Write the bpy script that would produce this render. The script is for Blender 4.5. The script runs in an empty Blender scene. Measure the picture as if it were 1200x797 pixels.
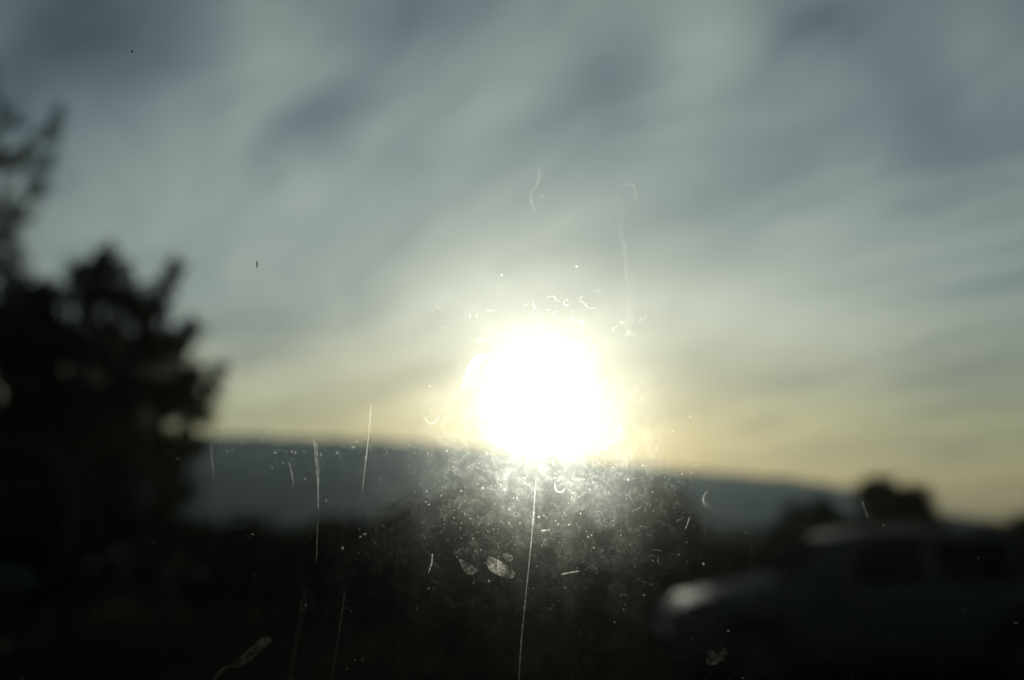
import bpy, bmesh, math, random
from mathutils import Vector, Matrix, noise, Euler

R = math.radians
sc = bpy.context.scene

# ------------------------------------------------------------------ camera
FPX = 1167.0                      # focal length in photo pixels (35 mm on 36 mm)
HORIZON = 612.0                   # photo row of the horizon
PITCH = math.atan((HORIZON - 398.5) / FPX)
CAMZ = 1.56
GLASS = 0.42                      # distance from lens to the side window
cam_d = bpy.data.cameras.new('camera')
cam_d.sensor_width = 36.0
cam_d.lens = 35.0
cam_d.clip_start = 0.02
cam_d.clip_end = 20000
cam_d.dof.use_dof = True
cam_d.dof.focus_distance = GLASS
cam_d.dof.aperture_fstop = 3.6
cam = bpy.data.objects.new('camera', cam_d)
sc.collection.objects.link(cam)
cam.location = (0, 0, CAMZ)
cam.rotation_euler = (math.pi / 2 + PITCH, 0, 0)
sc.camera = cam


def ray(px, py):
    """direction of a photo pixel in the world"""
    x = (px - 600) / FPX
    u = (398.5 - py) / FPX
    return Vector((x, math.cos(PITCH) - u * math.sin(PITCH), math.sin(PITCH) + u * math.cos(PITCH))).normalized()


def at(px, py, y):
    """point that stands y metres in front of the camera"""
    d = ray(px, py)
    return Vector((0, 0, CAMZ)) + d * (y / d.y)


SUN = ray(637, 461)
SUN_EL = math.asin(SUN.z)
SUN_AZ = math.atan2(SUN.x, SUN.y)

# ------------------------------------------------------------------ sky
world = bpy.data.worlds.new('World')
sc.world = world
world.use_nodes = True
wt = world.node_tree
for n in list(wt.nodes):
    wt.nodes.remove(n)


class NT:
    """small helper for node maths"""
    def __init__(self, tree):
        self.t = tree

    def node(self, kind, **kw):
        n = self.t.nodes.new(kind)
        for k, v in kw.items():
            setattr(n, k, v)
        return n

    def put(self, sock, v):
        if isinstance(v, bpy.types.NodeSocket):
            self.t.links.new(v, sock)
        elif v is not None:
            sock.default_value = v

    def m(self, op, a, b=None, c=None, clamp=False):
        n = self.node('ShaderNodeMath', operation=op)
        n.use_clamp = clamp
        for i, v in enumerate((a, b, c)):
            self.put(n.inputs[i], v)
        return n.outputs[0]

    def vm(self, op, a, b=None, out=0, scale=None):
        n = self.node('ShaderNodeVectorMath', operation=op)
        self.put(n.inputs[0], a)
        self.put(n.inputs[1], b)
        if scale is not None:
            self.put(n.inputs[3], scale)
        return n.outputs[out]

    def mix(self, f, a, b, blend='MIX'):
        n = self.node('ShaderNodeMix', data_type='RGBA', blend_type=blend)
        self.put(n.inputs[0], f)
        self.put(n.inputs[6], a)
        self.put(n.inputs[7], b)
        return n.outputs[2]

    def noise(self, vec, scale, detail=4, rough=0.5, dist=0.0, out=0):
        n = self.node('ShaderNodeTexNoise')
        self.put(n.inputs['Vector'], vec)
        n.inputs['Scale'].default_value = scale
        n.inputs['Detail'].default_value = detail
        n.inputs['Roughness'].default_value = rough
        n.inputs['Distortion'].default_value = dist
        return n.outputs[out]

    def ramp(self, f, lo, hi, a=0.0, b=1.0, smooth=True):
        n = self.node('ShaderNodeMapRange')
        n.interpolation_type = 'SMOOTHSTEP' if smooth else 'LINEAR'
        self.put(n.inputs[0], f)
        for i, v in enumerate((lo, hi, a, b)):
            n.inputs[1 + i].default_value = v
        return n.outputs[0]

    def xyz(self, x, y, z):
        n = self.node('ShaderNodeCombineXYZ')
        for i, v in enumerate((x, y, z)):
            self.put(n.inputs[i], v)
        return n.outputs[0]


W = NT(wt)
tc = W.node('ShaderNodeTexCoord').outputs['Generated']
sp = W.node('ShaderNodeSeparateXYZ')
wt.links.new(tc, sp.inputs[0])
dx, dy, dz = sp.outputs
az = W.m('ARCTAN2', dx, dy)
el = W.m('ARCSINE', dz)

sky = W.node('ShaderNodeTexSky')
sky.sky_type = 'NISHITA'
sky.sun_disc = False
sky.sun_elevation = SUN_EL
sky.sun_rotation = SUN_AZ
sky.air_density = 1.0
sky.dust_density = 1.5
sky.ozone_density = 1.0

# thin high cloud, laid out on a flat layer overhead so that it streams towards the horizon
den = W.m('ADD', W.m('MAXIMUM', dz, 0.0), 0.10)
plane = W.xyz(W.m('DIVIDE', dx, den), W.m('DIVIDE', dy, den), 0.0)
rot = W.node('ShaderNodeMapping')
wt.links.new(plane, rot.inputs['Vector'])
rot.inputs['Rotation'].default_value = (0, 0, R(-34))
bend = W.vm('SUBTRACT', W.noise(plane, 0.7, 3, 0.5, out=1), (0.5, 0.5, 0.5))
wind = W.vm('ADD', rot.outputs[0], W.vm('SCALE', bend, scale=1.3))
s1 = W.noise(W.vm('MULTIPLY', wind, (1.5, 0.40, 1.0)), 1.0, 4, 0.55, 0.3)
s2 = W.noise(W.vm('MULTIPLY', wind, (4.2, 0.75, 1.0)), 1.0, 5, 0.60, 0.4)
s3 = W.noise(W.vm('MULTIPLY', wind, (10.0, 1.8, 1.0)), 1.0, 4, 0.60, 0.4)
cl = W.m('ADD', W.m('MULTIPLY', W.m('SUBTRACT', s1, 0.5), 0.9), W.m('MULTIPLY', W.m('SUBTRACT', s2, 0.5), 0.85))
cl = W.m('ADD', cl, W.m('MULTIPLY', W.m('SUBTRACT', s3, 0.5), 0.35))

# sheets and gaps of that cloud in fixed directions of the sky
wob = W.vm('SUBTRACT', W.noise(tc, 4.0, 3, 0.5, out=1), (0.5, 0.5, 0.5))
uv = W.vm('ADD', W.xyz(az, el, 0.0), W.vm('MULTIPLY', wob, (0.14, 0.09, 0.0)))


def patch(px, py, rx, ry, ang=0.0):
    d = ray(px, py)
    mp = W.node('ShaderNodeMapping', vector_type='TEXTURE')
    wt.links.new(uv, mp.inputs['Vector'])
    mp.inputs['Location'].default_value = (math.atan2(d.x, d.y), math.asin(d.z), 0)
    mp.inputs['Rotation'].default_value = (0, 0, R(ang))
    mp.inputs['Scale'].default_value = (rx / FPX, ry / FPX, 1)
    l = W.vm('LENGTH', mp.outputs[0], out=1)
    return W.m('POWER', 2.718, W.m('MULTIPLY', W.m('MULTIPLY', l, l), -1.0))


def total(items):
    s = None
    for amp, a in items:
        v = W.m('MULTIPLY', patch(*a), amp)
        s = v if s is None else W.m('ADD', s, v)
    return s


CLOUD = [
    (0.30, (335, 50, 70, 70, 50)), (0.20, (590, 130, 110, 45, 40)), (0.25, (820, 60, 60, 130, -30)),
    (0.22, (880, 375, 170, 40, 0)), (0.22, (600, 330, 140, 45, 10)), (0.14, (300, 250, 170, 60, 15)),
    (0.16, (1010, 210, 190, 40, 18)), (0.10, (700, 250, 160, 50, 15)), (0.15, (1160, 60, 40, 60, -30)),
    (0.10, (330, 455, 160, 22, 0)), (0.25, (572, 392, 30, 22, 0)), (-0.15, (530, 430, 26, 14, 20)),
    (-0.46, (80, 30, 150, 70, 20)), (-0.30, (400, 145, 75, 40, 30)), (-0.25, (500, 15, 90, 40, 20)),
    (-0.20, (715, 85, 70, 70, 60)), (-0.28, (965, 15, 110, 40, -20)), (-0.30, (1110, 140, 60, 70, -45)),
    (-0.12, (300, 400, 90, 30, 10)), (-0.16, (1150, 420, 90, 60, 20)), (-0.20, (1135, 530, 45, 14, 5)),
    (-0.12, (800, 500, 120, 16, 0)), (-0.14, (420, 490, 110, 12, 0)), (-0.12, (880, 250, 120, 40, 15)),
]
cover = W.m('ADD', W.m('MULTIPLY', cl, 0.72), W.m('MULTIPLY', total(CLOUD), 0.85))

# aureole of the veiled sun
cosang = W.vm('DOT_PRODUCT', tc, tuple(SUN), out=1)
uvs = W.vm('SUBTRACT', uv, (SUN_AZ, SUN_EL, 0.0))
th = W.m('ARCCOSINE', W.m('MINIMUM', cosang, 0.999999))          # radians from the sun
warped = W.m('ADD', W.m('MULTIPLY', th, 0.75), W.m('MULTIPLY', W.vm('LENGTH', uvs, out=1), 0.25))


def expo(v, k):
    return W.m('POWER', 2.718, W.m('MULTIPLY', v, -1.0 / k))


AUR1, AUR2, AUR3 = 8.5, 2.5, 1.22
g1 = W.m('MULTIPLY', expo(warped, R(1.35)), AUR1)
g2 = W.m('MULTIPLY', expo(warped, R(5.0)), AUR2)
g3 = W.m('MULTIPLY', expo(th, R(16.0)), AUR3)

# veil colour: pale grey-green where the cloud is thick, blue-grey where it thins out
bright = W.m('MAXIMUM', W.m('ADD', 1.0, W.m('MULTIPLY', cover, 1.35)), 0.35)
thick = W.ramp(cover, -0.28, 0.22)
hue = W.mix(thick, (0.58, 0.79, 0.96, 1), (0.88, 0.97, 0.95, 1))
high = W.ramp(el, R(9.0), R(30), 1.0, 0.80)
front = W.m('ADD', 0.30, W.m('MULTIPLY', W.ramp(th, R(75), R(8), 0, 1), 0.70))   # the far side of the sky is dimmer
veil = W.vm('SCALE', hue, scale=W.m('MULTIPLY', W.m('MULTIPLY', W.m('MULTIPLY', bright, front), high), 2.72))
glow = W.vm('ADD', W.vm('SCALE', (1.0, 0.95, 0.90), scale=g1), W.vm('SCALE', (1.0, 0.945, 0.86), scale=W.m('MULTIPLY', g2, bright)))
glow = W.vm('ADD', glow, W.vm('SCALE', (0.97, 0.97, 0.88), scale=W.m('MULTIPLY', g3, bright)))
clear = W.vm('SCALE', sky.outputs[0], scale=0.06)
col = W.vm('ADD', W.vm('ADD', clear, veil), glow)
# light that grazes the ground crosses more air: dimmer and yellower towards the horizon
ex = W.node('ShaderNodeValToRGB')
wt.links.new(W.m('DIVIDE', el, R(25.0)), ex.inputs[0])
er = ex.color_ramp
er.interpolation = 'B_SPLINE'
EXT = [(0.0, (0.38, 0.26, 0.08)), (2.0, (0.74, 0.58, 0.24)), (4.5, (1.05, 0.89, 0.47)), (7.5, (1.0, 0.94, 0.73)), (12.0, (0.97, 1.0, 0.95)), (24.0, (0.94, 1.0, 1.02))]
while len(er.elements) < len(EXT):
    er.elements.new(0.5)
for e_, (deg, c_) in zip(er.elements, EXT):
    e_.position = deg / 25.0
for e_, (deg, c_) in zip(er.elements, EXT):
    e_.color = c_ + (1,)
col = W.vm('MULTIPLY', col, ex.outputs[0])
bg = W.node('ShaderNodeBackground')
wt.links.new(col, bg.inputs[0])
bg.inputs[1].default_value = 0.10
wo = W.node('ShaderNodeOutputWorld')
wt.links.new(bg.outputs[0], wo.inputs[0])
world.cycles.sampling_method = 'MANUAL'
world.cycles.sample_map_resolution = 2048

# ------------------------------------------------------------------ sun
sun_d = bpy.data.lights.new('sun', 'SUN')
sun_d.energy = 3.0
sun_d.angle = R(0.53)
sun_d.color = (1.0, 0.93, 0.80)
sun_o = bpy.data.objects.new('sun', sun_d)
sc.collection.objects.link(sun_o)
sun_o.rotation_euler = (-SUN).to_track_quat('-Z', 'Y').to_euler()
sun_o.location = (0, 0, 50)

sc.view_settings.view_transform = 'Standard'
sc.view_settings.look = 'None'
sc.view_settings.exposure = 0.0
sc.view_settings.gamma = 1.0
sc.cycles.transparent_max_bounces = 48
sc.cycles.max_bounces = 5
sc.cycles.volume_bounces = 0
sc.cycles.use_denoising = True

# ------------------------------------------------------------------ helpers
col_main = sc.collection
rnd = random.Random(7)


def tag(o, label=None, cat=None, group=None, kind=None):
    for k, v in (('label', label), ('category', cat), ('group', group), ('kind', kind)):
        if v:
            o[k] = v
    return o


def empty(name, loc=(0, 0, 0)):
    o = bpy.data.objects.new(name, None)
    col_main.objects.link(o)
    o.location = loc
    return o


def mesh_obj(name, verts, faces, mat, parent=None, smooth=False, loc=None):
    me = bpy.data.meshes.new(name)
    me.from_pydata([tuple(v) for v in verts], [], faces)
    me.update()
    if mat:
        me.materials.append(mat)
    if smooth:
        me.polygons.foreach_set('use_smooth', [True] * len(me.polygons))
    o = bpy.data.objects.new(name, me)
    col_main.objects.link(o)
    if parent:
        o.parent = parent
    if loc:
        o.location = loc
    return o


def bm_obj(name, bm, mat, parent=None, smooth=False, loc=None):
    me = bpy.data.meshes.new(name)
    bmesh.ops.recalc_face_normals(bm, faces=bm.faces)
    bm.to_mesh(me)
    bm.free()
    if mat:
        me.materials.append(mat)
    if smooth:
        me.polygons.foreach_set('use_smooth', [True] * len(me.polygons))
    o = bpy.data.objects.new(name, me)
    col_main.objects.link(o)
    if parent:
        o.parent = parent
    if loc:
        o.location = loc
    return o


def box_bm(sx, sy, sz, bevel=0.0, seg=2, center=(0, 0, 0)):
    bm = bmesh.new()
    bmesh.ops.create_cube(bm, size=1.0)
    for v in bm.verts:
        v.co = Vector((v.co.x * sx, v.co.y * sy, v.co.z * sz))
    if bevel:
        bmesh.ops.bevel(bm, geom=bm.edges[:], offset=bevel, segments=seg, affect='EDGES', profile=0.6)
    for v in bm.verts:
        v.co += Vector(center)
    return bm


def tube_into(V, F, pts, radii, n=6):
    """tapered tube through pts, appended to vertex and face lists"""
    base = len(V)
    for i, p in enumerate(pts):
        a = pts[max(i - 1, 0)]
        b = pts[min(i + 1, len(pts) - 1)]
        d = (b - a)
        d = d.normalized() if d.length > 1e-9 else Vector((0, 0, 1))
        s = d.orthogonal().normalized()
        t = d.cross(s)
        for k in range(n):
            an = 2 * math.pi * k / n
            V.append(p + (s * math.cos(an) + t * math.sin(an)) * radii[i])
    for i in range(len(pts) - 1):
        for k in range(n):
            a = base + i * n + k
            b = base + i * n + (k + 1) % n
            F.append((a, b, b + n, a + n))
    F.append(tuple(base + (len(pts) - 1) * n + k for k in range(n)))
    F.append(tuple(base + n - 1 - k for k in range(n)))


def pbsdf(name, color, rough=0.6, metal=0.0, spec=0.5, noise_scale=None, noise_amt=0.3, bump=0.0, coat=0.0):
    m = bpy.data.materials.new(name)
    m.use_nodes = True
    t = m.node_tree
    b = t.nodes['Principled BSDF']
    b.inputs['Roughness'].default_value = rough
    b.inputs['Metallic'].default_value = metal
    b.inputs['Specular IOR Level'].default_value = spec
    b.inputs['Coat Weight'].default_value = coat
    N = NT(t)
    if noise_scale:
        co = N.node('ShaderNodeTexCoord').outputs['Object']
        f = N.noise(co, noise_scale, 5, 0.6)
        lo = tuple(c * (1 - noise_amt) for c in color) + (1,)
        hi = tuple(c * (1 + noise_amt) for c in color) + (1,)
        t.links.new(N.mix(N.ramp(f, 0.3, 0.7), lo, hi), b.inputs['Base Color'])
        if bump:
            bn = N.node('ShaderNodeBump')
            bn.inputs['Strength'].default_value = bump
            t.links.new(f, bn.inputs['Height'])
            t.links.new(bn.outputs[0], b.inputs['Normal'])
    else:
        b.inputs['Base Color'].default_value = tuple(color) + (1,)
    return m


M = {
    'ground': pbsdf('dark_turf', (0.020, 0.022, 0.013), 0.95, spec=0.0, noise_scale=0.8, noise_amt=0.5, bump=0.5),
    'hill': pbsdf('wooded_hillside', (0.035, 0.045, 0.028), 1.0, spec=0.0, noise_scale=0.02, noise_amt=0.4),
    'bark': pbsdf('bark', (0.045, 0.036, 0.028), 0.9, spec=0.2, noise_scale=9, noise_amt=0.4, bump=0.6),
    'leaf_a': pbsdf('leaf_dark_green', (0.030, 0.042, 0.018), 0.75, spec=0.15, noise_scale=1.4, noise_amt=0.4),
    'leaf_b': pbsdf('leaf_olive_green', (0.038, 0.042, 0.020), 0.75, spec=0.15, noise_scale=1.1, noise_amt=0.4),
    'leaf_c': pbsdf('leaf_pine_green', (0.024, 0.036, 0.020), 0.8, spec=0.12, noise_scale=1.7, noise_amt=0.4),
}

# ------------------------------------------------------------------ ground and hill
def build_ground():
    xs = [-2750, -1500, -500, -200, -80] + [i * 4 for i in range(-15, 16)] + [80, 200, 500, 1500, 2750]
    ys = [-600, -200, -60, -20] + [i * 2 for i in range(-5, 31)] + [70, 90, 130, 200, 400, 800, 1600, 2500]
    V, F = [], []
    for y in ys:
        for x in xs:
            z = 0.0
            if abs(x) < 70 and 6 < y < 80:
                z = 0.10 * noise.noise(Vector((x * 0.25, y * 0.25, 1.7)))
                if 7 < y < 14 and 0 < x < 9:
                    z = 0.0
            V.append((x, y, z))
    nx = len(xs)
    for j in range(len(ys) - 1):
        for i in range(nx - 1):
            a = j * nx + i
            F.append((a, a + 1, a + nx + 1, a + nx))
    tag(mesh_obj('ground', V, F, M['ground'], smooth=True), kind='structure')


RIDGE = [(-1500, 540), (-600, 500), (-200, 506), (240, 513), (500, 520), (640, 534), (800, 553), (900, 562),
         (950, 570), (1010, 596), (1080, 611), (1200, 616), (3000, 618)]


def ridge(px):
    for (x0, y0), (x1, y1) in zip(RIDGE, RIDGE[1:]):
        if x0 <= px <= x1:
            t = (px - x0) / (x1 - x0)
            return y0 + (y1 - y0) * t
    return 612


def build_hill():
    V, F = [], []
    Y0 = 1500.0
    xs = [-2600 + 12 * i for i in range(0, 330)]
    ys = [900 + 50 * j for j in range(0, 29)]
    for y in ys:
        for x in xs:
            px = 600 + FPX * x / Y0
            top = CAMZ + (HORIZON - ridge(px)) / FPX * Y0
            s = max(0.0, 1 - abs(y - Y0) / 620.0)
            s = s * s * (3 - 2 * s)
            n = noise.noise(Vector((x * 0.004, y * 0.004, 0.3))) * 8 + noise.noise(Vector((x * 0.035, y * 0.035, 5.0))) * 4.5
            z = (top + n) * s - 4 * (1 - s) - 1
            V.append((x, y, z))
    nx = len(xs)
    for j in range(len(ys) - 1):
        for i in range(nx - 1):
            a = j * nx + i
            F.append((a, a + 1, a + nx + 1, a + nx))
    tag(mesh_obj('hill', V, F, M['hill'], smooth=True), kind='structure')


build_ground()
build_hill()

# ------------------------------------------------------------------ trees
def rdir(rg):
    while True:
        v = Vector((rg.uniform(-1, 1), rg.uniform(-1, 1), rg.uniform(-1, 1)))
        if 0.05 < v.length < 1:
            return v.normalized()


def leaf_into(V, F, p, d, n, L, w):
    s = d.cross(n)
    if s.length < 1e-6:
        s = d.orthogonal()
    s.normalize()
    b = len(V)
    up = s.cross(d) * (w * 0.25)
    V += [p, p + d * (L * 0.5) + s * w + up, p + d * L, p + d * (L * 0.5) - s * w + up]
    F += [(b, b + 1, b + 2), (b, b + 2, b + 3)]


def sprig_into(V, F, TV, TF, p, d, length, leaf, rg, dens=1.0, up=0.25):
    """a twig with leaves along it"""
    n = max(3, int(length / (leaf * 0.30) * dens))
    pts, cur = [p.copy()], p.copy()
    dd = d.copy()
    for i in range(4):
        dd = (dd + Vector((0, 0, up)) * 0.35 + rdir(rg) * 0.18).normalized()
        cur = cur + dd * (length / 4)
        pts.append(cur.copy())
    tube_into(TV, TF, pts, [0.010, 0.008, 0.006, 0.004, 0.002], 3)
    for i in range(n):
        t = rg.random() ** 0.8 * 3.999
        k = int(t)
        q = pts[k].lerp(pts[k + 1], t - k)
        ax = (pts[k + 1] - pts[k]).normalized()
        ld = (ax * rg.uniform(0.2, 0.9) + rdir(rg) * 0.9).normalized()
        leaf_into(V, F, q, ld, rdir(rg), leaf * rg.uniform(0.7, 1.2), leaf * 0.24)


def tree(name, base, trunk_top, lobes, label, cat, mat, leaf=0.10, trunk_r=0.12, dens=1.0, seed=1, up=0.35, group=None, long=0.8):
    """lobes: (centre, radius); each is a bough of sprigs at the end of a limb"""
    rg = random.Random(seed)
    root = empty(name, base)
    base = Vector(base)
    tt = Vector(trunk_top)
    TV, TF, LV, LF = [], [], [], []
    mid = base.lerp(tt, 0.5) + Vector((rg.uniform(-.1, .1), rg.uniform(-.1, .1), 0))
    tube_into(TV, TF, [base - Vector((0, 0, .1)), base.lerp(mid, .5), mid, tt],
              [trunk_r * 1.3, trunk_r, trunk_r * 0.85, trunk_r * 0.55], 8)
    for c, r in lobes:
        c = Vector(c)
        st = base.lerp(tt, rg.uniform(0.45, 0.95))
        mm = st.lerp(c, 0.5) + Vector((0, 0, -0.12 * (c - st).length)) + rdir(rg) * 0.08
        tube_into(TV, TF, [st, mm, c], [trunk_r * 0.45, trunk_r * 0.3, trunk_r * 0.15], 5)
        n = int(70 * dens * (r / 0.5) ** 1.6) + 8
        for i in range(n):
            d = rdir(rg)
            d = (d + Vector((0, 0, up))).normalized()
            p = c + d * r * rg.uniform(0.05, 0.55)
            sprig_into(LV, LF, TV, TF, p, d, r * rg.uniform(0.35, 0.8) * long, leaf, rg, dens, up)
    mi = [(v - base) for v in TV]
    trunk = mesh_obj('trunk', mi, TF, M['bark'], root, smooth=True)
    crown = mesh_obj('crown', [(v - base) for v in LV], LF, mat, root)
    tag(root, label, cat, group)
    return root


# broad leafy tree on the left
DL = 12.0
def lob(px, py, rpx, D, rg=rnd, spread=0.7):
    return (at(px, py, D + rg.uniform(-spread, spread)), rpx * D / FPX)

left_lobes = [lob(*a, DL) for a in (
    (128, 305, 16), (118, 328, 28), (138, 330, 24), (95, 325, 20), (110, 362, 45), (150, 372, 36), (55, 352, 28), (20, 356, 30), (50, 390, 46), (0, 400, 55),
    (205, 316, 8), (200, 326, 11), (193, 340, 15), (182, 358, 22), (170, 380, 34), (226, 388, 9), (219, 398, 13), (205, 410, 24), (190, 420, 36),
    (256, 436, 7), (252, 448, 9), (247, 463, 12), (240, 482, 16), (228, 500, 22), (215, 452, 26), (225, 440, 13), (165, 432, 50), (110, 440, 60), (30, 450, 65),
    (195, 490, 44), (140, 500, 60), (60, 520, 75), (212, 540, 32), (165, 560, 55), (90, 600, 75), (0, 590, 80), (208, 590, 34), (235, 530, 14),
    (155, 640, 65), (60, 690, 80), (212, 650, 40), (70, 425, 45), (20, 430, 40), (160, 470, 40), (205, 470, 30), (120, 395, 36), (20, 500, 50), (-60, 420, 80), (-70, 540, 90), (-50, 660, 90))]
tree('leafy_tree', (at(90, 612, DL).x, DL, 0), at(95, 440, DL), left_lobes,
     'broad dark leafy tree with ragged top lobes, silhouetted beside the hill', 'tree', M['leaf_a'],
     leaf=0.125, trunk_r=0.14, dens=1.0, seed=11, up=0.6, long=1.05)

# tall feathery tree behind it, mostly outside the frame
DT = 15.0
tall_lobes = [lob(*a, DT) for a in (
    (58, 165, 22), (66, 140, 14), (50, 200, 26), (38, 235, 28), (20, 262, 30), (14, 150, 22), (8, 200, 26),
    (30, 185, 18), (2, 290, 32), (4, 330, 40), (-30, 180, 40), (-50, 120, 50), (-50, 260, 60), (-60, 340, 70), (-90, 60, 60),
    (-110, 180, 70), (-120, 300, 80), (0, 128, 14), (20, 300, 14))]
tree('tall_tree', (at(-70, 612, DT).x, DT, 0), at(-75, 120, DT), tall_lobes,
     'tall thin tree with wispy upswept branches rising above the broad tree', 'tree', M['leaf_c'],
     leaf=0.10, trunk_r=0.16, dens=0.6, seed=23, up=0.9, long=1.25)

# scrubby trees and bushes in a belt across the middle
def bush(px, top, wpx, D, seed, label, mat, name='bush', cat='bush', group=None, leaf=0.14, dens=0.8):
    rg = random.Random(seed)
    b = at(px, HORIZON, D)
    b.z = 0
    H = CAMZ + (HORIZON - top) / FPX * D
    w = wpx * D / FPX
    lobes = []
    n = 13
    for i in range(n):
        t = (i + 0.5) / n
        z = H * (0.15 + 0.72 * t)
        span = w * 0.5 * math.sqrt(max(0.06, 1 - (max(0, t - 0.30) / 0.75) ** 2))
        lobes.append((Vector((b.x + rg.uniform(-1, 1) * span * 0.8, D + rg.uniform(-.5, .5) * min(w, 1.5), z)),
                      rg.uniform(0.20, 0.30) * min(w, H * 1.1)))
    lobes.append((Vector((b.x + rg.uniform(-.2, .2) * w, D, H * 0.86)), 0.15 * min(w, H)))
    return tree(name, tuple(b), b + Vector((0, 0, H * 0.7)), lobes, label, cat, mat, leaf=leaf, trunk_r=0.05 + 0.02 * H,
                dens=dens, seed=seed, up=0.3, group=group)

bushes = [
    (285, 612, 150, 17.0, 'low bush growing against the broad leafy tree', 'leaf_b'),
    (385, 606, 150, 18.0, 'low wide bush, second from the broad leafy tree', 'leaf_a'),
    (470, 588, 130, 19.0, 'mid-height scrubby bush, third from the broad leafy tree', 'leaf_b'),
    (555, 576, 130, 20.0, 'tall scrub bush, fourth from the broad leafy tree', 'leaf_a'),
    (650, 588, 120, 20.5, 'dense bush directly below the sun', 'leaf_c'),
    (760, 566, 125, 20.0, 'tallest bush of the belt, just before the gap by the car bonnet', 'leaf_a'),
    (858, 640, 130, 18.5, 'lowest bush of the belt, in the gap beyond the car bonnet', 'leaf_b'),
]
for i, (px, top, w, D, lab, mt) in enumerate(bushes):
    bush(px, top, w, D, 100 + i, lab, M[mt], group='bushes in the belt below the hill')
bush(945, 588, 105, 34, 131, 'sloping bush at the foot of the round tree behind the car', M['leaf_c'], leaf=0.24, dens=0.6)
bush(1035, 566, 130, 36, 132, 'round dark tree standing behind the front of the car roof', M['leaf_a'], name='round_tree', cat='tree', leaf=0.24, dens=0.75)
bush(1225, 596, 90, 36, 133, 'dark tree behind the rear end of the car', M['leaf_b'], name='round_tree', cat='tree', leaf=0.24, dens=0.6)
# the hedge that closes the foot of the belt
def hedge():
    rg = random.Random(5)
    root = empty('hedge', (0, 17, 0))
    V, F, TV, TF = [], [], [], []
    x = -11.0
    while x < 12:
        px = 600 + x / 17 * FPX
        H = 1.60 - 0.45 * max(0.0, 1 - (abs(px - 868) / 62) ** 4) + 0.12 * noise.noise(Vector((x * 0.7, 3, 0)))
        for k in range(46):
            p = Vector((x + rg.uniform(-.2, .2), rg.uniform(-.45, .45), rg.uniform(0.05, H - 0.18)))
            d = (rdir(rg) + Vector((0, 0, .3))).normalized()
            sprig_into(V, F, TV, TF, p, d, 0.30, 0.13, rg, 1.1)
        tube_into(TV, TF, [Vector((x, 0, -.05)), Vector((x + rg.uniform(-.1, .1), 0, H * .8))], [0.02, 0.008], 5)
        x += 0.22
    mesh_obj('stem', TV, TF, M['bark'], root, smooth=True)
    mesh_obj('foliage', V, F, M['leaf_c'], root)
    tag(root, 'long low clipped hedge running below the bushes', 'hedge')

hedge()

# ------------------------------------------------------------------ parked car
M.update({
    'paint': pbsdf('dark_blue_grey_paint', (0.058, 0.064, 0.074), 0.70, spec=0.035),
    'car_glass': pbsdf('tinted_glass', (0.005, 0.006, 0.007), 0.5, spec=0.0),
    'rubber': pbsdf('tyre_rubber', (0.012, 0.012, 0.012), 0.9, spec=0.2, noise_scale=30),
    'rim': pbsdf('alloy', (0.05, 0.05, 0.052), 0.5, metal=0.6),
    'black': pbsdf('black_plastic', (0.010, 0.010, 0.011), 0.7, spec=0.25, noise_scale=40, noise_amt=0.2),
    'chrome': pbsdf('chrome', (0.30, 0.30, 0.30), 0.35, metal=1.0),
    'lens': pbsdf('lamp_lens', (0.05, 0.05, 0.05), 0.8, spec=0.0),
    'reflector': pbsdf('lamp_reflector', (0.7, 0.7, 0.68), 0.15, metal=1.0),
    'red_lens': pbsdf('red_lamp_lens', (0.15, 0.01, 0.01), 0.25),
    'plate': pbsdf('plate', (0.5, 0.5, 0.48), 0.5),
})


def interp(tab, s):
    for (a, va), (b, vb) in zip(tab, tab[1:]):
        if a <= s <= b:
            t = (s - a) / (b - a)
            t = t * t * (3 - 2 * t) * 0.5 + t * 0.5
            return va + (vb - va) * t
    return tab[-1][1] if s > tab[-1][0] else tab[0][1]


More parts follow.
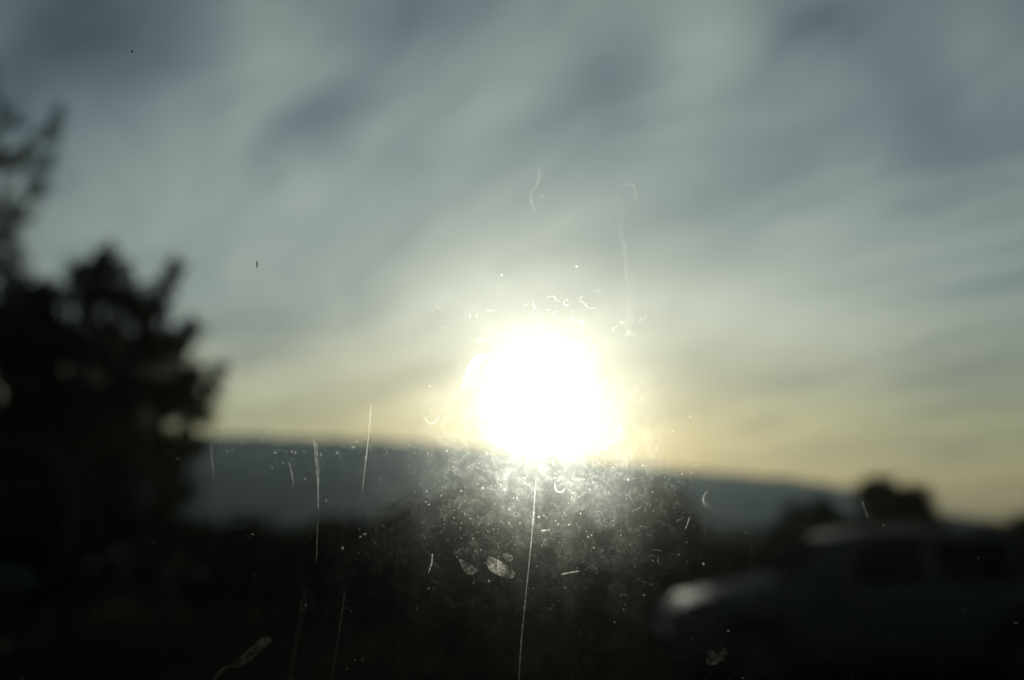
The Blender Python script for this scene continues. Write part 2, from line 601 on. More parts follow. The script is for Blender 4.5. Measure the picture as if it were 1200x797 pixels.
def build_car(loc, rz):
    car = empty('parked_car', loc)
    car.rotation_euler = (0, 0, rz)
    L = 4.30
    TOP = [(0, 0.58), (0.05, 0.68), (0.18, 0.75), (0.5, 0.83), (1.05, 0.93), (1.3, 0.95), (3.9, 0.98), (4.15, 0.96), (4.26, 0.85), (4.3, 0.7)]
    BOT = [(0, 0.34), (0.1, 0.24), (0.6, 0.20), (3.7, 0.20), (4.2, 0.28), (4.3, 0.40)]
    WID = [(0, 0.52), (0.06, 0.66), (0.2, 0.77), (0.6, 0.85), (1.2, 0.875), (3.2, 0.875), (3.9, 0.84), (4.2, 0.74), (4.3, 0.6)]
    ss = [0, .02, .05, .1, .18, .3, .45] + [0.6 + 0.1 * i for i in range(33)] + [3.95, 4.05, 4.15, 4.22, 4.27, 4.3]
    ss = sorted(set(round(s, 3) for s in ss))
    bm = bmesh.new()
    rings = []
    for s in ss:
        zt, zb, w = interp(TOP, s), interp(BOT, s), interp(WID, s)
        h = zt - zb
        prof = [(w * 0.80, zb), (w * 0.95, zb + .06 * h), (w * 0.985, zb + .28 * h), (w, zb + .55 * h), (w * 0.985, zb + .74 * h),
                (w * 0.955, zb + .90 * h), (w * 0.88, zb + .97 * h), (w * 0.6, zt), (0, zt + 0.025 * min(1, s * 3))]
        ring = [(s, -y, z) for y, z in prof] + [(s, y, z) for y, z in prof[-2::-1]]
        rings.append([bm.verts.new(v) for v in ring])
    n = len(rings[0])
    for a, b in zip(rings, rings[1:]):
        for k in range(n):
            k2 = (k + 1) % n
            bm.faces.new((a[k], b[k], b[k2], a[k2]))
    bm.faces.new(rings[0][::-1])
    bm.faces.new(rings[-1])
    body = bm_obj('body', bm, M['paint'], car, smooth=True)
    AX = (0.78, 3.38)
    cutters = []
    for x in AX:
        cb = bmesh.new()
        bmesh.ops.create_cone(cb, cap_ends=True, segments=40, radius1=0.365, radius2=0.365, depth=2.2,
                              matrix=Matrix.Translation((x, 0, 0.30)) @ Matrix.Rotation(R(90), 4, 'X'))
        # hollow only the outer 0.25 m on each side
        c = bm_obj('wheel_cut', cb, None)
        cutters.append(c)
        md = body.modifiers.new('arch', 'BOOLEAN')
        md.operation = 'DIFFERENCE'
        md.solver = 'EXACT'
        c.parent = car
        md.object = c
    bpy.context.view_layer.update()
    dg = bpy.context.evaluated_depsgraph_get()
    me = bpy.data.meshes.new_from_object(body.evaluated_get(dg))
    body.modifiers.clear()
    old = body.data
    body.data = me
    me.name = 'body'
    bpy.data.meshes.remove(old)
    for c in cutters:
        bpy.data.objects.remove(c)
    # dark underbody between the arches
    bm_obj('underbody', box_bm(3.6, 1.2, 0.42, 0.03, 2, (2.1, 0, 0.42)), M['black'], car)
    # greenhouse
    RT = [(1.02, 0.94), (1.30, 1.13), (1.62, 1.33), (1.80, 1.405), (2.1, 1.445), (2.7, 1.455), (3.3, 1.42), (3.62, 1.36), (3.85, 1.18), (4.08, 0.985)]
    bm = bmesh.new()
    rings = []
    gs = [1.02 + (4.08 - 1.02) * i / 36 for i in range(37)]

    def side(s, t):
        """point on the glazed side, t = 0 belt .. 1 roof rail"""
        zr = interp(RT, s) - 0.05
        zb = 0.93
        w0, w1 = 0.805, 0.60
        tt = t * max(0.0, (zr - zb)) / (1.40 - zb)
        return w0 + (w1 - w0) * tt, zb + max(0.0, zr - zb) * t

    for s in gs:
        zt = interp(RT, s)
        w0, z0 = side(s, 0)
        wm, zm = side(s, 0.5)
        w1, z1 = side(s, 1)
        z0 -= 0.03
        prof = [(w0, z0), (wm, zm), (w1, z1), (w1 * 0.93, max(z1, zt - 0.018)), (w1 * 0.6, zt), (0, zt + 0.01)]
        ring = [(s, -y, z) for y, z in prof] + [(s, y, z) for y, z in prof[-2::-1]]
        rings.append([bm.verts.new(v) for v in ring])
    n = len(rings[0])
    for a, b in zip(rings, rings[1:]):
        for k in range(n - 1):
            bm.faces.new((a[k], b[k], b[k + 1], a[k + 1]))
    roof = bm_obj('roof', bm, M['paint'], car, smooth=True)

    def glass(name, poly, sy):
        """poly of (s, t) corner points -> proud pane on the side"""
        V = []
        for s, t in poly:
            y, z = side(s, t)
            V.append((s, sy * (y + 0.006), z))
        for s, t in poly:
            y, z = side(s, t)
            V.append((s, sy * (y - 0.004), z))
        k = len(poly)
        F = [tuple(range(k)), tuple(range(2 * k - 1, k - 1, -1))] + [(i, (i + 1) % k, k + (i + 1) % k, k + i) for i in range(k)]
        bm = bmesh.new()
        vs = [bm.verts.new(v) for v in V]
        for f in F:
            bm.faces.new([vs[i] for i in f])
        return bm_obj(name, bm, M['car_glass'], car)

    for sy in (-1, 1):
        glass('side_window', [(1.62, .06), (2.48, .06), (2.48, .90), (2.12, .90), (1.90, .86)], sy)
        glass('side_window', [(2.64, .06), (3.40, .06), (3.36, .88), (2.64, .90)], sy)
        glass('quarter_window', [(3.50, .10), (3.74, .12), (3.58, .80), (3.46, .84)], sy)
    # windscreen and rear window
    def screen(name, rows, wf):
        V, F = [], []
        for off in (0.008, -0.004):
            for s in rows:
                w1, _ = side(s, 1)
                zt = interp(RT, s)
                for y in (-wf, -wf * 0.6, 0, wf * 0.6, wf):
                    V.append((s, y * w1, zt + off + (0.01 * (1 - abs(y)) if True else 0)))
        nr = len(rows)
        for j in range(nr - 1):
            for i in range(4):
                a = j * 5 + i
                F.append((a, a + 1, a + 6, a + 5))
                b = a + nr * 5
                F.append((b, b + 5, b + 6, b + 1))
        return mesh_obj(name, V, F, M['car_glass'], car, smooth=True)
    screen('windscreen', [1.10, 1.25, 1.40, 1.55, 1.66], 0.90)
    screen('rear_window', [3.66, 3.75, 3.85, 3.95, 4.02], 0.86)
    # wheels
    for x in AX:
        for sy in (-1, 1):
            wl = empty('wheel', (x, sy * 0.775, 0.30))
            wl.parent = car
            V, F = [], []
            pr = [(0.205, -.095), (0.285, -.10), (0.30, -.07), (0.302, 0), (0.30, .07), (0.285, .10), (0.205, .095)]
            N = 36
            for k in range(N):
                a = 2 * math.pi * k / N
                for r, y in pr:
                    V.append((r * math.cos(a), y, r * math.sin(a)))
            m_ = len(pr)
            for k in range(N):
                for j in range(m_):
                    F.append((k * m_ + j, k * m_ + (j + 1) % m_, ((k + 1) % N) * m_ + (j + 1) % m_, ((k + 1) % N) * m_ + j))
            mesh_obj('tyre', V, F, M['rubber'], wl, smooth=True)
            bm = bmesh.new()
            rot = Matrix.Rotation(R(90), 4, 'X')
            bmesh.ops.create_cone(bm, cap_ends=True, segments=24, radius1=0.055, radius2=0.045, depth=0.03, matrix=Matrix.Translation((0, sy * 0.07, 0)) @ rot)
            for k in range(5):
                a = 2 * math.pi * k / 5
                mt = Matrix.Rotation(a, 4, 'Y') @ Matrix.Translation((0.115, sy * 0.062, 0)) @ Matrix.Diagonal((0.16, 0.025, 0.05, 1))
                bmesh.ops.create_cube(bm, size=1, matrix=mt)
            for k in range(24):
                a0 = 2 * math.pi * (k + .5) / 24
                mt = Matrix.Rotation(a0, 4, 'Y') @ Matrix.Translation((0.198, sy * 0.06, 0)) @ Matrix.Diagonal((0.016, 0.05, 0.054, 1))
                bmesh.ops.create_cube(bm, size=1, matrix=mt)
            bm_obj('rim', bm, M['rim'], wl)
    for sy in (-1, 1):
        # headlamp wrapped round the corner
        V = [(0.02, sy * .44, .60), (0.10, sy * .64, .60), (0.34, sy * .795, .66), (0.36, sy * .785, .73), (0.13, sy * .66, .71), (0.03, sy * .46, .67)]
        c = Vector((0.3, sy * .3, .65))
        V2 = [tuple(Vector(v) + (c - Vector(v)).normalized() * 0.06) for v in V]
        V = [tuple(Vector(v) - (c - Vector(v)).normalized() * 0.022) for v in V]
        F = [(0, 1, 4, 5), (1, 2, 3, 4)] + [(i, (i + 1) % 6, 6 + (i + 1) % 6, 6 + i) for i in range(6)]
        hl = mesh_obj('headlight', V + V2, F, M['lens'], car, smooth=False)
        bm = bmesh.new()
        bmesh.ops.create_uvsphere(bm, u_segments=20, v_segments=12, radius=0.035, matrix=Matrix.Translation((0.085, sy * .60, .665)))
        bm_obj('bulb_reflector', bm, M['reflector'], hl, smooth=True)
        # tail lamp
        bm_obj('tail_light', box_bm(0.10, 0.16, 0.26, 0.03, 3, (4.19, sy * .66, .80)), M['red_lens'], car, smooth=True)
        # door mirror
        dm = bm_obj('door_mirror', box_bm(0.13, 0.20, 0.13, 0.04, 3, (1.66, sy * .95, 1.0)), M['paint'], car, smooth=True)
        bm_obj('mirror_glass', box_bm(0.006, 0.15, 0.09, 0.002, 1, (1.728, sy * .95, 1.0)), M['chrome'], dm)
        for xx in (2.38, 3.32):
            bm_obj('door_handle', box_bm(0.17, 0.03, 0.028, 0.01, 2, (xx, sy * .872, .80)), M['paint'], car, smooth=True)
        for xx in (1.50, 2.56, 3.46):
            bm_obj('door_seam', box_bm(0.008, 0.006, 0.50, 0.0, 1, (xx, sy * .868, .60)), M['black'], car)
    bm_obj('grille', box_bm(0.05, 0.62, 0.09, 0.02, 2, (0.02, 0, 0.60)), M['black'], car)
    bm_obj('number_plate', box_bm(0.02, 0.50, 0.11, 0.004, 1, (-0.012, 0, 0.45)), M['plate'], car)
    bm_obj('bumper_trim', box_bm(0.06, 0.9, 0.05, 0.02, 2, (0.03, 0, 0.36)), M['black'], car)
    a = mesh_obj('aerial', [], [], None, car)
    V, F = [], []
    tube_into(V, F, [Vector((3.45, 0, 1.40)), Vector((3.75, 0, 1.56))], [0.006, 0.003], 6)
    a.data.from_pydata([tuple(v) for v in V], [], F)
    a.data.materials.append(M['black'])
    car.scale = (1, 1, 1.03)
    tag(car, 'dark blue-grey hatchback parked side-on in front of the round tree', 'car')
    return car

build_car((1.62, 10.9, 0.0), 0.0)

# ------------------------------------------------------------------ the car door the view is taken through
M['seal'] = pbsdf('rubber_seal', (0.012, 0.012, 0.012), 0.85, spec=0.2, noise_scale=60, noise_amt=0.2)
M['rim_grey'] = pbsdf('mirror_rim', (0.03, 0.03, 0.03), 1.0, spec=0.0, noise_scale=50, noise_amt=0.15)
M['mirror'] = pbsdf('dim_mirror', (0.012, 0.012, 0.013), 0.6, metal=0.0, spec=0.1)
M['shell'] = pbsdf('mirror_shell', (0.008, 0.008, 0.008), 1.0, spec=0.0)
M['sky_reflection'] = pbsdf('painted_reflection', (0.062, 0.070, 0.078), 0.8, spec=0.0)  # bluish sky reflection of the mirror, put into a matt colour

# pane faces the sun almost squarely: window leaning in at the top
pane_n = SUN.copy()
cz = ray(600, 398.5)
pc = Vector((0, 0, CAMZ)) + cz * GLASS
door = empty('car_door', tuple(pc))
# local axes: x right, y up along the pane, z towards the camera
zax = (-pane_n).normalized()
xax = Vector((0, 0, 1)).cross(zax).normalized()
yax = zax.cross(xax)
rotm = Matrix((xax, yax, zax)).transposed()
door.rotation_euler = rotm.to_euler()
dinv = (Matrix.Translation(pc) @ rotm.to_4x4()).inverted()


def gp(px, py, off=0.0):
    """photo pixel -> point on the pane in door coordinates"""
    d = ray(px, py)
    o = Vector((0, 0, CAMZ))
    t = (pc - o).dot(zax) / d.dot(zax)
    v = dinv @ (o + d * t)
    return Vector((v.x, v.y, off))


PXM = GLASS / FPX                # metres per photo pixel on the glass

def scatter_mat(name, build):
    m = bpy.data.materials.new(name)
    m.use_nodes = True
    t = m.node_tree
    for n in list(t.nodes):
        t.nodes.remove(n)
    N = NT(t)
    out = N.node('ShaderNodeOutputMaterial')
    tr = N.node('ShaderNodeBsdfTransparent')
    fac, lobes = build(N)
    sh = None
    tot = sum(w for w, *_ in lobes)
    acc = 0
    for w, dist, rough, colr in lobes:
        if dist == 'T':
            b = N.node('ShaderNodeBsdfTranslucent')
            b.inputs[0].default_value = colr
        else:
            b = N.node('ShaderNodeBsdfRefraction')
            b.distribution = dist
            b.inputs['Color'].default_value = colr
            b.inputs['Roughness'].default_value = rough
            b.inputs['IOR'].default_value = 1.45
        if sh is None:
            sh, acc = b.outputs[0], w
        else:
            mx = N.node('ShaderNodeMixShader')
            acc += w
            mx.inputs[0].default_value = w / acc
            t.links.new(sh, mx.inputs[1])
            t.links.new(b.outputs[0], mx.inputs[2])
            sh = mx.outputs[0]
    mx = N.node('ShaderNodeMixShader')
    N.put(mx.inputs[0], fac)
    t.links.new(tr.outputs[0], mx.inputs[1])
    t.links.new(sh, mx.inputs[2])
    t.links.new(mx.outputs[0], out.inputs[0])
    return m


def film(N):
    co = N.node('ShaderNodeTexCoord').outputs['Object']
    fine = N.ramp(N.noise(co, 560, 4, 0.68, 0.5), 0.42, 0.72)
    blot = N.ramp(N.noise(co, 95, 5, 0.6, 1.0), 0.40, 0.68)
    big = N.ramp(N.noise(co, 16, 3, 0.5, 0.5), 0.30, 0.70)
    mp = N.node('ShaderNodeMapping')
    N.t.links.new(co, mp.inputs[0])
    mp.inputs['Scale'].default_value = (60, 5, 1)
    runs = N.ramp(N.noise(mp.outputs[0], 1.0, 4, 0.6, 0.2), 0.42, 0.70)
    # rain and hands have kept the upper pane cleaner; road grime has gathered lower down
    sp_ = N.node('ShaderNodeSeparateXYZ')
    N.t.links.new(co, sp_.inputs[0])
    yy = N.m('ADD', sp_.outputs[1], N.m('MULTIPLY', N.m('SUBTRACT', N.noise(co, 30, 3, 0.6), 0.5), 0.03))
    grimy = N.ramp(yy, gp(600, 430).y, gp(600, 590).y, 0.10, 1.0)
    v = N.m('ADD', N.m('ADD', 0.36, N.m('MULTIPLY', grimy, 0.22)), N.m('MULTIPLY', big, 0.25))
    v = N.m('ADD', v, N.m('MULTIPLY', N.m('MULTIPLY', runs, grimy), 0.34))
    tex = N.m('ADD', N.m('MULTIPLY', N.m('MULTIPLY', blot, fine), 0.75), N.m('ADD', N.m('MULTIPLY', fine, 0.22), N.m('MULTIPLY', blot, 0.40)))
    vo = N.node('ShaderNodeTexVoronoi', feature='DISTANCE_TO_EDGE')          # rims of dried drops
    N.put(vo.inputs['Vector'], N.vm('ADD', co, N.vm('SCALE', N.noise(co, 200, 3, 0.6, out=1), scale=0.006)))
    vo.inputs['Scale'].default_value = 190
    rim = N.ramp(vo.outputs['Distance'], 0.10, 0.0)
    gate = N.ramp(N.noise(co, 60, 3, 0.6), 0.55, 0.70)
    tex = N.m('ADD', tex, N.m('MULTIPLY', N.m('MULTIPLY', rim, gate), 0.5))
    v = N.m('ADD', v, N.m('MULTIPLY', tex, grimy))
    return N.m('MULTIPLY', v, 0.0078), [(0.92, 'BECKMANN', 0.43, (.97, 1, .95, 1)), (0.085, 'GGX', 0.50, (.97, 1, .93, 1)), (0.006, 'T', 0, (.8, .8, .75, 1))]


def tint(N):
    return 0.0, [(1, 'T', 0, (0, 0, 0, 1))]


M['film'] = scatter_mat('dust_film', film)
gm = bpy.data.materials.new('clear_glass')
gm.use_nodes = True
for n in list(gm.node_tree.nodes):
    gm.node_tree.nodes.remove(n)
g_o = gm.node_tree.nodes.new('ShaderNodeOutputMaterial')
g_t = gm.node_tree.nodes.new('ShaderNodeBsdfTransparent')
g_t.inputs[0].default_value = (0.955, 0.985, 0.975, 1)
gm.node_tree.links.new(g_t.outputs[0], g_o.inputs[0])
M['pane'] = gm

HWX, HWY = 0.40, 0.27
pane = bm_obj('window_pane', box_bm(2 * HWX, 2 * HWY, 0.004, 0.0, 1, (0, 0, -0.0024)), M['pane'], door)
fl = mesh_obj('dust_film', [(-HWX, -HWY, 0), (HWX, -HWY, 0), (HWX, HWY, 0), (-HWX, HWY, 0)], [(0, 1, 2, 3)], M['film'], pane)
# window frame with a rubber seal, all round
def frame_bm(ix, iy, wdt, z0, z1):
    bm = bmesh.new()
    loops = []
    for (ax, ay, z) in ((ix, iy, z0), (ix + wdt, iy + wdt, z0), (ix + wdt, iy + wdt, z1), (ix, iy, z1)):
        lp = []
        r = 0.06
        for qx, qy, a0 in ((1, 1, 0), (-1, 1, 90), (-1, -1, 180), (1, -1, 270)):
            for k in range(6):
                an = R(a0 + 18 * k)
                lp.append(bm.verts.new((qx * (ax - r) + r * math.cos(an), qy * (ay - r) + r * math.sin(an), z)))
        loops.append(lp)
    n = len(loops[0])
    for i in range(4):
        a, b = loops[i], loops[(i + 1) % 4]
        for k in range(n):
            bm.faces.new((a[k], a[(k + 1) % n], b[(k + 1) % n], b[k]))
    return bm
bm_obj('window_seal', frame_bm(HWX - 0.012, HWY - 0.012, 0.03, -0.010, 0.008), M['seal'], door)
bm_obj('window_frame', frame_bm(HWX + 0.0185, HWY + 0.0185, 0.06, -0.03, 0.04), M['black'], door)


# ---- scratches: thin ground grooves that catch the sun
def scr(fac, lobes=None):
    lobes = lobes or [(0.55, 'BECKMANN', 0.42, (1, 1, .97, 1)), (0.35, 'GGX', 0.62, (1, 1, .96, 1)), (0.10, 'T', 0, (1, 1, .95, 1))]
    def f(N):
        co = N.node('ShaderNodeTexCoord').outputs['Object']
        n = N.ramp(N.noise(co, 900, 3, 0.7), 0.35, 0.65, 0.35, 1.0)
        return N.m('MULTIPLY', n, fac), lobes
    return f
M['scratch_faint'] = scatter_mat('scratch_faint', scr(0.007))
M['trail'] = scatter_mat('water_trail', scr(0.0025))
M['scratch'] = scatter_mat('scratch', scr(0.03))
M['scratch_bright'] = scatter_mat('scratch_bright', scr(0.06))
M['lint'] = scatter_mat('lint', scr(0.018))
M['grit'] = scatter_mat('grit', scr(0.045, [(0.35, 'BECKMANN', 0.45, (1, 1, .97, 1)), (0.45, 'GGX', 0.72, (1, 1, .96, 1)), (0.20, 'T', 0, (1, 1, .95, 1))]))
M['dark_fleck'] = pbsdf('dark_fleck', (0.03, 0.03, 0.03), 0.9, spec=0.1)


def ribbon(pts, w0, w1=None, taper=True, z=0.0006, jitter=0.0, rg=rnd, sub=6):
    """flat strip along photo-pixel points, widths in photo pixels"""
    P = [gp(*p) for p in pts]
    # resample with Catmull-Rom
    Q = []
    for i in range(len(P) - 1):
        p0 = P[max(i - 1, 0)]; p1 = P[i]; p2 = P[i + 1]; p3 = P[min(i + 2, len(P) - 1)]
        for k in range(sub):
            t = k / sub
            Q.append(0.5 * ((2 * p1) + (p2 - p0) * t + (2 * p0 - 5 * p1 + 4 * p2 - p3) * t * t + (3 * p1 - p0 - 3 * p2 + p3) * t ** 3))
    Q.append(P[-1])
    w1 = w0 if w1 is None else w1
    V, F = [], []
    n = len(Q)
    for i, q in enumerate(Q):
        a, b = Q[max(i - 1, 0)], Q[min(i + 1, n - 1)]
        d = (b - a).normalized()
        s = Vector((-d.y, d.x, 0))
        t = i / (n - 1)
        w = (w0 + (w1 - w0) * t) * PXM * 0.5
        if taper:
            w *= min(1.0, 0.15 + 5 * t, 0.15 + 5 * (1 - t))
        w *= 1 + jitter * rg.uniform(-1, 1)
        V += [(q.x + s.x * w, q.y + s.y * w, z), (q.x - s.x * w, q.y - s.y * w, z)]
    for i in range(n - 1):
        F.append((2 * i, 2 * i + 1, 2 * i + 3, 2 * i + 2))
    return V, F


zc = [0.0004]
def nz():
    zc[0] += 0.00001
    return zc[0]


def scratch(pts, w, mat='scratch', w1=None, name='scratch', jitter=0.25):
    V, F = ribbon(pts, w, w1, z=nz(), jitter=jitter)
    return mesh_obj(name, V, F, M[mat], pane)


scratch([(628, 562), (624, 620), (617, 690), (611, 750), (608, 800)], 1.4, 'scratch')
scratch([(627, 575), (622, 640), (614, 715)], 0.9, 'scratch_faint')
scratch([(368, 515), (369, 523), (371, 545), (373, 575), (373, 603)], 2.0, 'scratch_bright')
scratch([(371, 517), (373, 540), (374, 570)], 1.4, 'scratch_bright')
scratch([(373, 600), (372, 625), (371, 660)], 1.1, 'scratch')
scratch([(435, 474), (434, 490), (431, 520), (427, 556), (424, 582)], 1.8, 'scratch_bright', 0.8)
scratch([(247, 497), (247, 515), (249, 540), (251, 560)], 1.6, 'scratch_bright')
scratch([(339, 542), (342, 555), (345, 569)], 2.2, 'scratch_bright', 0.8)
scratch([(184, 0), (172, 28), (155, 62), (146, 78)], 2.2, 'scratch', 1.4)
for k in range(5):
    o = k * 4
    scratch([(541 + o, 458 - k), (545 + o, 440 - 2 * k), (552 + o, 425 - k), (560 + o, 415)], 1.1 + 0.3 * (k % 2), 'scratch_bright')
scratch([(1010, 586), (1013, 596), (1017, 607)], 1.8, 'scratch_bright')
scratch([(507, 648), (506, 660), (502, 672)], 2.2, 'scratch_bright', 1.2)
scratch([(657, 673), (667, 671), (679, 669)], 1.6, 'scratch_bright')
scratch([(634, 622), (641, 621)], 1.4, 'scratch_bright')
scratch([(497, 488), (503, 496), (509, 495), (514, 489)], 1.0, 'scratch')
scratch([(490, 160), (478, 168), (466, 175)], 1.6, 'scratch')
scratch([(300, 672), (297, 676)], 1.2, 'scratch')
scratch([(405, 692), (400, 725), (393, 770), (388, 800)], 2.0, 'scratch_faint', 1.4)
scratch([(358, 690), (352, 730), (344, 770), (340, 800)], 7.0, 'trail', 5.0)
scratch([(650, 566), (652, 575), (659, 576), (662, 572)], 1.3, 'scratch_bright')
scratch([(826, 594), (824, 583), (829, 575)], 1.5, 'scratch_bright')
scratch([(803, 620), (808, 606)], 1.2, 'scratch_bright')
# dried trails of water above the sun
scratch([(633, 195), (630, 215), (622, 228), (624, 240), (629, 250)], 3.0, 'scratch', 2.0, 'water_trail')
scratch([(640, 185), (634, 205), (630, 222)], 7.0, 'trail', 3.0, 'water_trail')
scratch([(723, 215), (726, 235), (730, 252), (726, 268), (731, 290), (734, 330)], 3.5, 'scratch_faint', 5.0, 'water_trail')
scratch([(726, 218), (742, 217), (744, 230), (748, 236)], 2.5, 'scratch', 2.0, 'water_trail')
scratch([(735, 300), (738, 345), (736, 395)], 9.0, 'trail', 12.0, 'water_trail')
scratch([(634, 230), (638, 230)], 1.6, 'scratch_bright')
# dark hairs
V, F = ribbon([(301, 306), (302, 310), (301, 314)], 1.4, z=nz()); mesh_obj('hair', V, F, M['dark_fleck'], pane)
V, F = ribbon([(129, 108), (124, 122), (117, 140), (114, 148)], 1.0, z=nz()); mesh_obj('hair', V, F, M['scratch'], pane)
V, F = ribbon([(155, 60), (156, 62)], 2.4, taper=False, z=nz()); mesh_obj('fleck', V, F, M['dark_fleck'], pane)


# ---- smears: finger-like marks
def smear_mat(fac):
    def f(N):
        co = N.node('ShaderNodeTexCoord').outputs['Object']
        n = N.ramp(N.noise(co, 700, 4, 0.7, 0.4), 0.35, 0.70, 0.10, 1.0)
        m = N.ramp(N.noise(co, 150, 3, 0.6), 0.35, 0.60, 0.2, 1.0)
        return N.m('MULTIPLY', N.m('MULTIPLY', n, m), fac), [(0.5, 'BECKMANN', 0.45, (1, .98, .9, 1)), (0.42, 'GGX', 0.62, (1, .98, .9, 1)), (0.08, 'T', 0, (1, 1, .95, 1))]
    return f
M['smear'] = scatter_mat('smear', smear_mat(0.018))
M['smear_edge'] = scatter_mat('smear_edge', smear_mat(0.045))


def blob(outline, mat, name='smear'):
    P = [gp(*p) for p in outline]
    n = len(P)
    Q = []
    for i in range(n):
        p0, p1, p2, p3 = P[i - 1], P[i], P[(i + 1) % n], P[(i + 2) % n]
        for k in range(5):
            t = k / 5
            Q.append(0.5 * ((2 * p1) + (p2 - p0) * t + (2 * p0 - 5 * p1 + 4 * p2 - p3) * t * t + (3 * p1 - p0 - 3 * p2 + p3) * t ** 3))
    z = nz()
    bm = bmesh.new()
    vs = [bm.verts.new((q.x, q.y, z)) for q in Q]
    f = bm.faces.new(vs)
    if f.normal.z < 0 or True:
        bm.normal_update()
        if f.normal.z < 0:
            f.normal_flip()
    me = bpy.data.meshes.new(name)
    bm.to_mesh(me)
    bm.free()
    me.materials.append(M[mat])
    o = bpy.data.objects.new(name, me)
    col_main.objects.link(o)
    o.parent = pane
    return o


blob([(572, 652), (582, 655), (592, 661), (603, 670), (601, 677), (592, 676), (580, 672), (571, 663)], 'smear_edge')
blob([(538, 655), (550, 660), (560, 667), (566, 664), (556, 672), (546, 671)], 'smear')
blob([(309, 746), (318, 747), (316, 755), (300, 768), (285, 780), (270, 782), (262, 790), (250, 796), (258, 784), (275, 774), (295, 758)], 'smear')
blob([(590, 648), (600, 651), (601, 656), (594, 657)], 'smear')
blob([(830, 760), (842, 766), (848, 758), (852, 766), (840, 778), (828, 776)], 'smear')


# ---- specks of grit all over the pane
def specks():
    rg = random.Random(77)
    V, F = [], []
    def add(px, py, r):
        c = gp(px, py)
        k = rg.choice((5, 6, 7))
        b = len(V)
        e = rg.uniform(0.6, 1.0)
        a0 = rg.uniform(0, 6.28)
        z = 0.0003 + rg.uniform(0, 0.00008)
        for i in range(k):
            a = 2 * math.pi * i / k
            rr = r * PXM * rg.uniform(0.7, 1.2)
            x, y = rr * math.cos(a), rr * e * math.sin(a)
            V.append((c.x + x * math.cos(a0) - y * math.sin(a0), c.y + x * math.sin(a0) + y * math.cos(a0), z))
        F.append(tuple(range(b, b + k)))
    for i in range(800):
        add(rg.uniform(-60, 1260), rg.uniform(-60, 860), min(2.6, 0.3 + rg.expovariate(3.2)))
    for i in range(900):      # denser where grime has gathered in the middle of the pane
        add(rg.gauss(630, 130), rg.gauss(590, 55), min(1.8, 0.25 + rg.expovariate(4.0)))
    for i in range(240):
        add(rg.gauss(330, 70), rg.gauss(530, 14), min(2.2, 0.35 + rg.expovariate(2.6)))
    for px, py, r in ((566, 572, 2.0), (689, 629, 1.8), (824, 661, 1.8), (853, 739, 1.5), (402, 642, 2.0), (296, 626, 1.4), (1128, 716, 1.3),
                      (597, 614, 1.4), (573, 681, 1.2), (720, 729, 1.0), (217, 500, 1.2), (640, 205, 1.0), (915, 275, 1.2)):
        add(px, py, r)
    o = mesh_obj('grit', V, F, M['grit'], pane)
    tag(o, kind='stuff')


specks()


# ---- curly lint and dried crystal marks
def lint():
    rg = random.Random(3)
    spots = [(480, 330, 30, 9), (470, 390, 30, 12), (500, 345, 25, 6), (680, 352, 35, 12), (740, 385, 14, 10), (640, 200, 25, 8), (720, 100, 30, 8),
             (640, 575, 70, 26), (560, 600, 50, 12), (770, 600, 40, 12), (820, 580, 30, 8), (700, 560, 40, 8), (600, 620, 60, 8),
             (330, 528, 60, 16), (420, 535, 40, 12), (780, 680, 60, 10), (560, 390, 30, 8), (620, 370, 40, 8)]
    for (x, y, s, n) in spots:
        for i in range(n):
            px, py = rg.gauss(x, s * 0.6), rg.gauss(y, s * 0.5)
            a = rg.uniform(0, 6.28)
            pts = [(px, py)]
            for k in range(rg.choice((2, 3, 4))):
                a += rg.uniform(-1.3, 1.3)
                l = rg.uniform(1.5, 4.5)
                px += math.cos(a) * l
                py += math.sin(a) * l
                pts.append((px, py))
            V, F = ribbon(pts, rg.uniform(0.5, 1.1), z=nz() * 0 + 0.0009 + rg.uniform(0, 0.0003), jitter=0.4, rg=rg, sub=4)
            yield V, F


LV, LF = [], []
for V, F in lint():
    b = len(LV)
    LV += V
    LF += [tuple(i + b for i in f) for f in F]
tag(mesh_obj('lint', LV, LF, M['lint'], pane), kind='stuff')


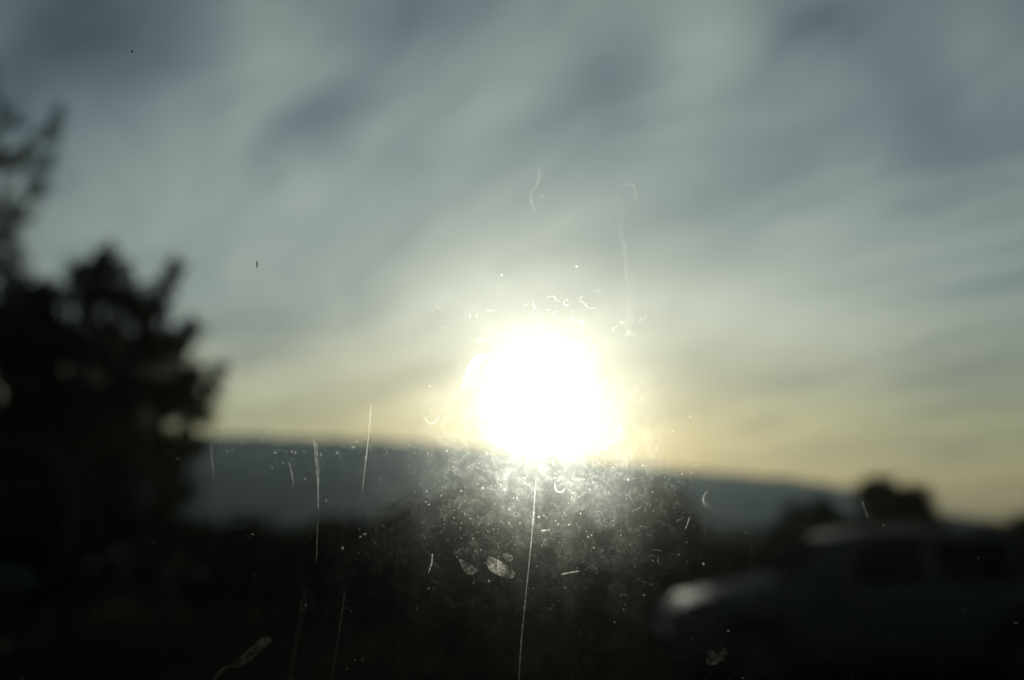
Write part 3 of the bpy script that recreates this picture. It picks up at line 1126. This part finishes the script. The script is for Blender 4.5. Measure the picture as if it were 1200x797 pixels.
# ---- door mirror outside the window
def build_mirror():
    D = 1.4
    c = at(-6, 612, D)
    k = D / FPX
    mr = empty('door_mirror')
    mr.parent = door
    # superellipse outline seen from behind
    def ell(rx, ry, e=2.5, n=48):
        out = []
        for i in range(n):
            a = 2 * math.pi * i / n
            ca, sa = math.cos(a), math.sin(a)
            out.append((rx * abs(ca) ** (2 / e) * (1 if ca > 0 else -1), ry * abs(sa) ** (2 / e) * (1 if sa > 0 else -1)))
        return out
    # frame of the mirror: x to the right, z up, y away; turned a little to the camera
    mw = Matrix.Translation(c) @ Matrix.Rotation(R(-6), 4, 'Z')
    loc = dinv @ mw
    rx, ry = 100 * k, 96 * k

    def loft(name, rings, mat, cap0=True, cap1=True):
        bm = bmesh.new()
        rs = []
        for (ax, ay, y) in rings:
            rs.append([bm.verts.new(loc @ Vector((x, y, z))) for x, z in ell(ax, ay)])
        n = len(rs[0])
        for a, b in zip(rs, rs[1:]):
            for i in range(n):
                bm.faces.new((a[i], a[(i + 1) % n], b[(i + 1) % n], b[i]))
        if cap0:
            bm.faces.new(rs[0])
        if cap1:
            bm.faces.new(rs[-1][::-1])
        return bm_obj(name, bm, mat, mr, smooth=True)
    loft('housing', [(rx * .90, ry * .90, 0.012), (rx * .985, ry * .985, 0.014), (rx, ry, .03), (rx * .97, ry * .97, .06), (rx * .8, ry * .8, .10), (rx * .45, ry * .45, .125)], M['shell'])
    loft('rim', [(rx * .80, ry * .80, 0.010), (rx * .82, ry * .82, 0.0), (rx * .94, ry * .94, -.004), (rx * 1.0, ry * 1.0, 0.006), (rx * .99, ry * .99, 0.0135)], M['rim_grey'], False, False)
    loft('mirror_glass', [(rx * .805, ry * .805, 0.0118), (rx * .80, ry * .80, 0.009)], M['mirror'])
    # dim sky reflection low in the mirror, modelled as an added pale strip
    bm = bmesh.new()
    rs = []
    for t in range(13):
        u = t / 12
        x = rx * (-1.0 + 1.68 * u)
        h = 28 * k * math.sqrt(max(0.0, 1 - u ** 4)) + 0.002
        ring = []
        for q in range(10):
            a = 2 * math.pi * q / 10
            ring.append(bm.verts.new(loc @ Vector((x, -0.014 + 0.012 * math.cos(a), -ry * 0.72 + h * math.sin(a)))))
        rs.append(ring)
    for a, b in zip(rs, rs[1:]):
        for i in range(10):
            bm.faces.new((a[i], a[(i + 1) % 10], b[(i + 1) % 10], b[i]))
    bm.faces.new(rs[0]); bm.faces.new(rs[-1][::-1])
    bm_obj('reflection_patch', bm, M['sky_reflection'], mr, smooth=True)
    # arm back to the window frame
    V, F = [], []
    p0 = loc @ Vector((-rx * .9, 0.03, -ry * .5))
    p1 = Vector((-HWX - 0.04, -0.16, -0.02))
    tube_into(V, F, [p0, p0.lerp(p1, .5) + Vector((0, -0.02, 0)), p1], [0.035, 0.028, 0.035], 12)
    mesh_obj('arm', V, F, M['black'], mr, smooth=True)


build_mirror()
tag(door, 'scratched, dusty car window in its black frame, with the round black door mirror outside', 'car door')

# ------------------------------------------------------------------ haze
HAZE = 0.00004
if HAZE:
    hb = bm_obj('haze', box_bm(5700, 3300, 190, 0, 1, (0, 950, 88)), None)
    hm = bpy.data.materials.new('haze_air')
    hm.use_nodes = True
    for n in list(hm.node_tree.nodes):
        hm.node_tree.nodes.remove(n)
    ho = hm.node_tree.nodes.new('ShaderNodeOutputMaterial')
    hv = hm.node_tree.nodes.new('ShaderNodeVolumePrincipled')
    hv.inputs['Color'].default_value = (0.66, 0.85, 0.97, 1)
    hv.inputs['Density'].default_value = HAZE
    hv.inputs['Anisotropy'].default_value = 0.6
    hm.node_tree.links.new(hv.outputs[0], ho.inputs['Volume'])
    hb.data.materials.append(hm)
    tag(hb, kind='stuff')
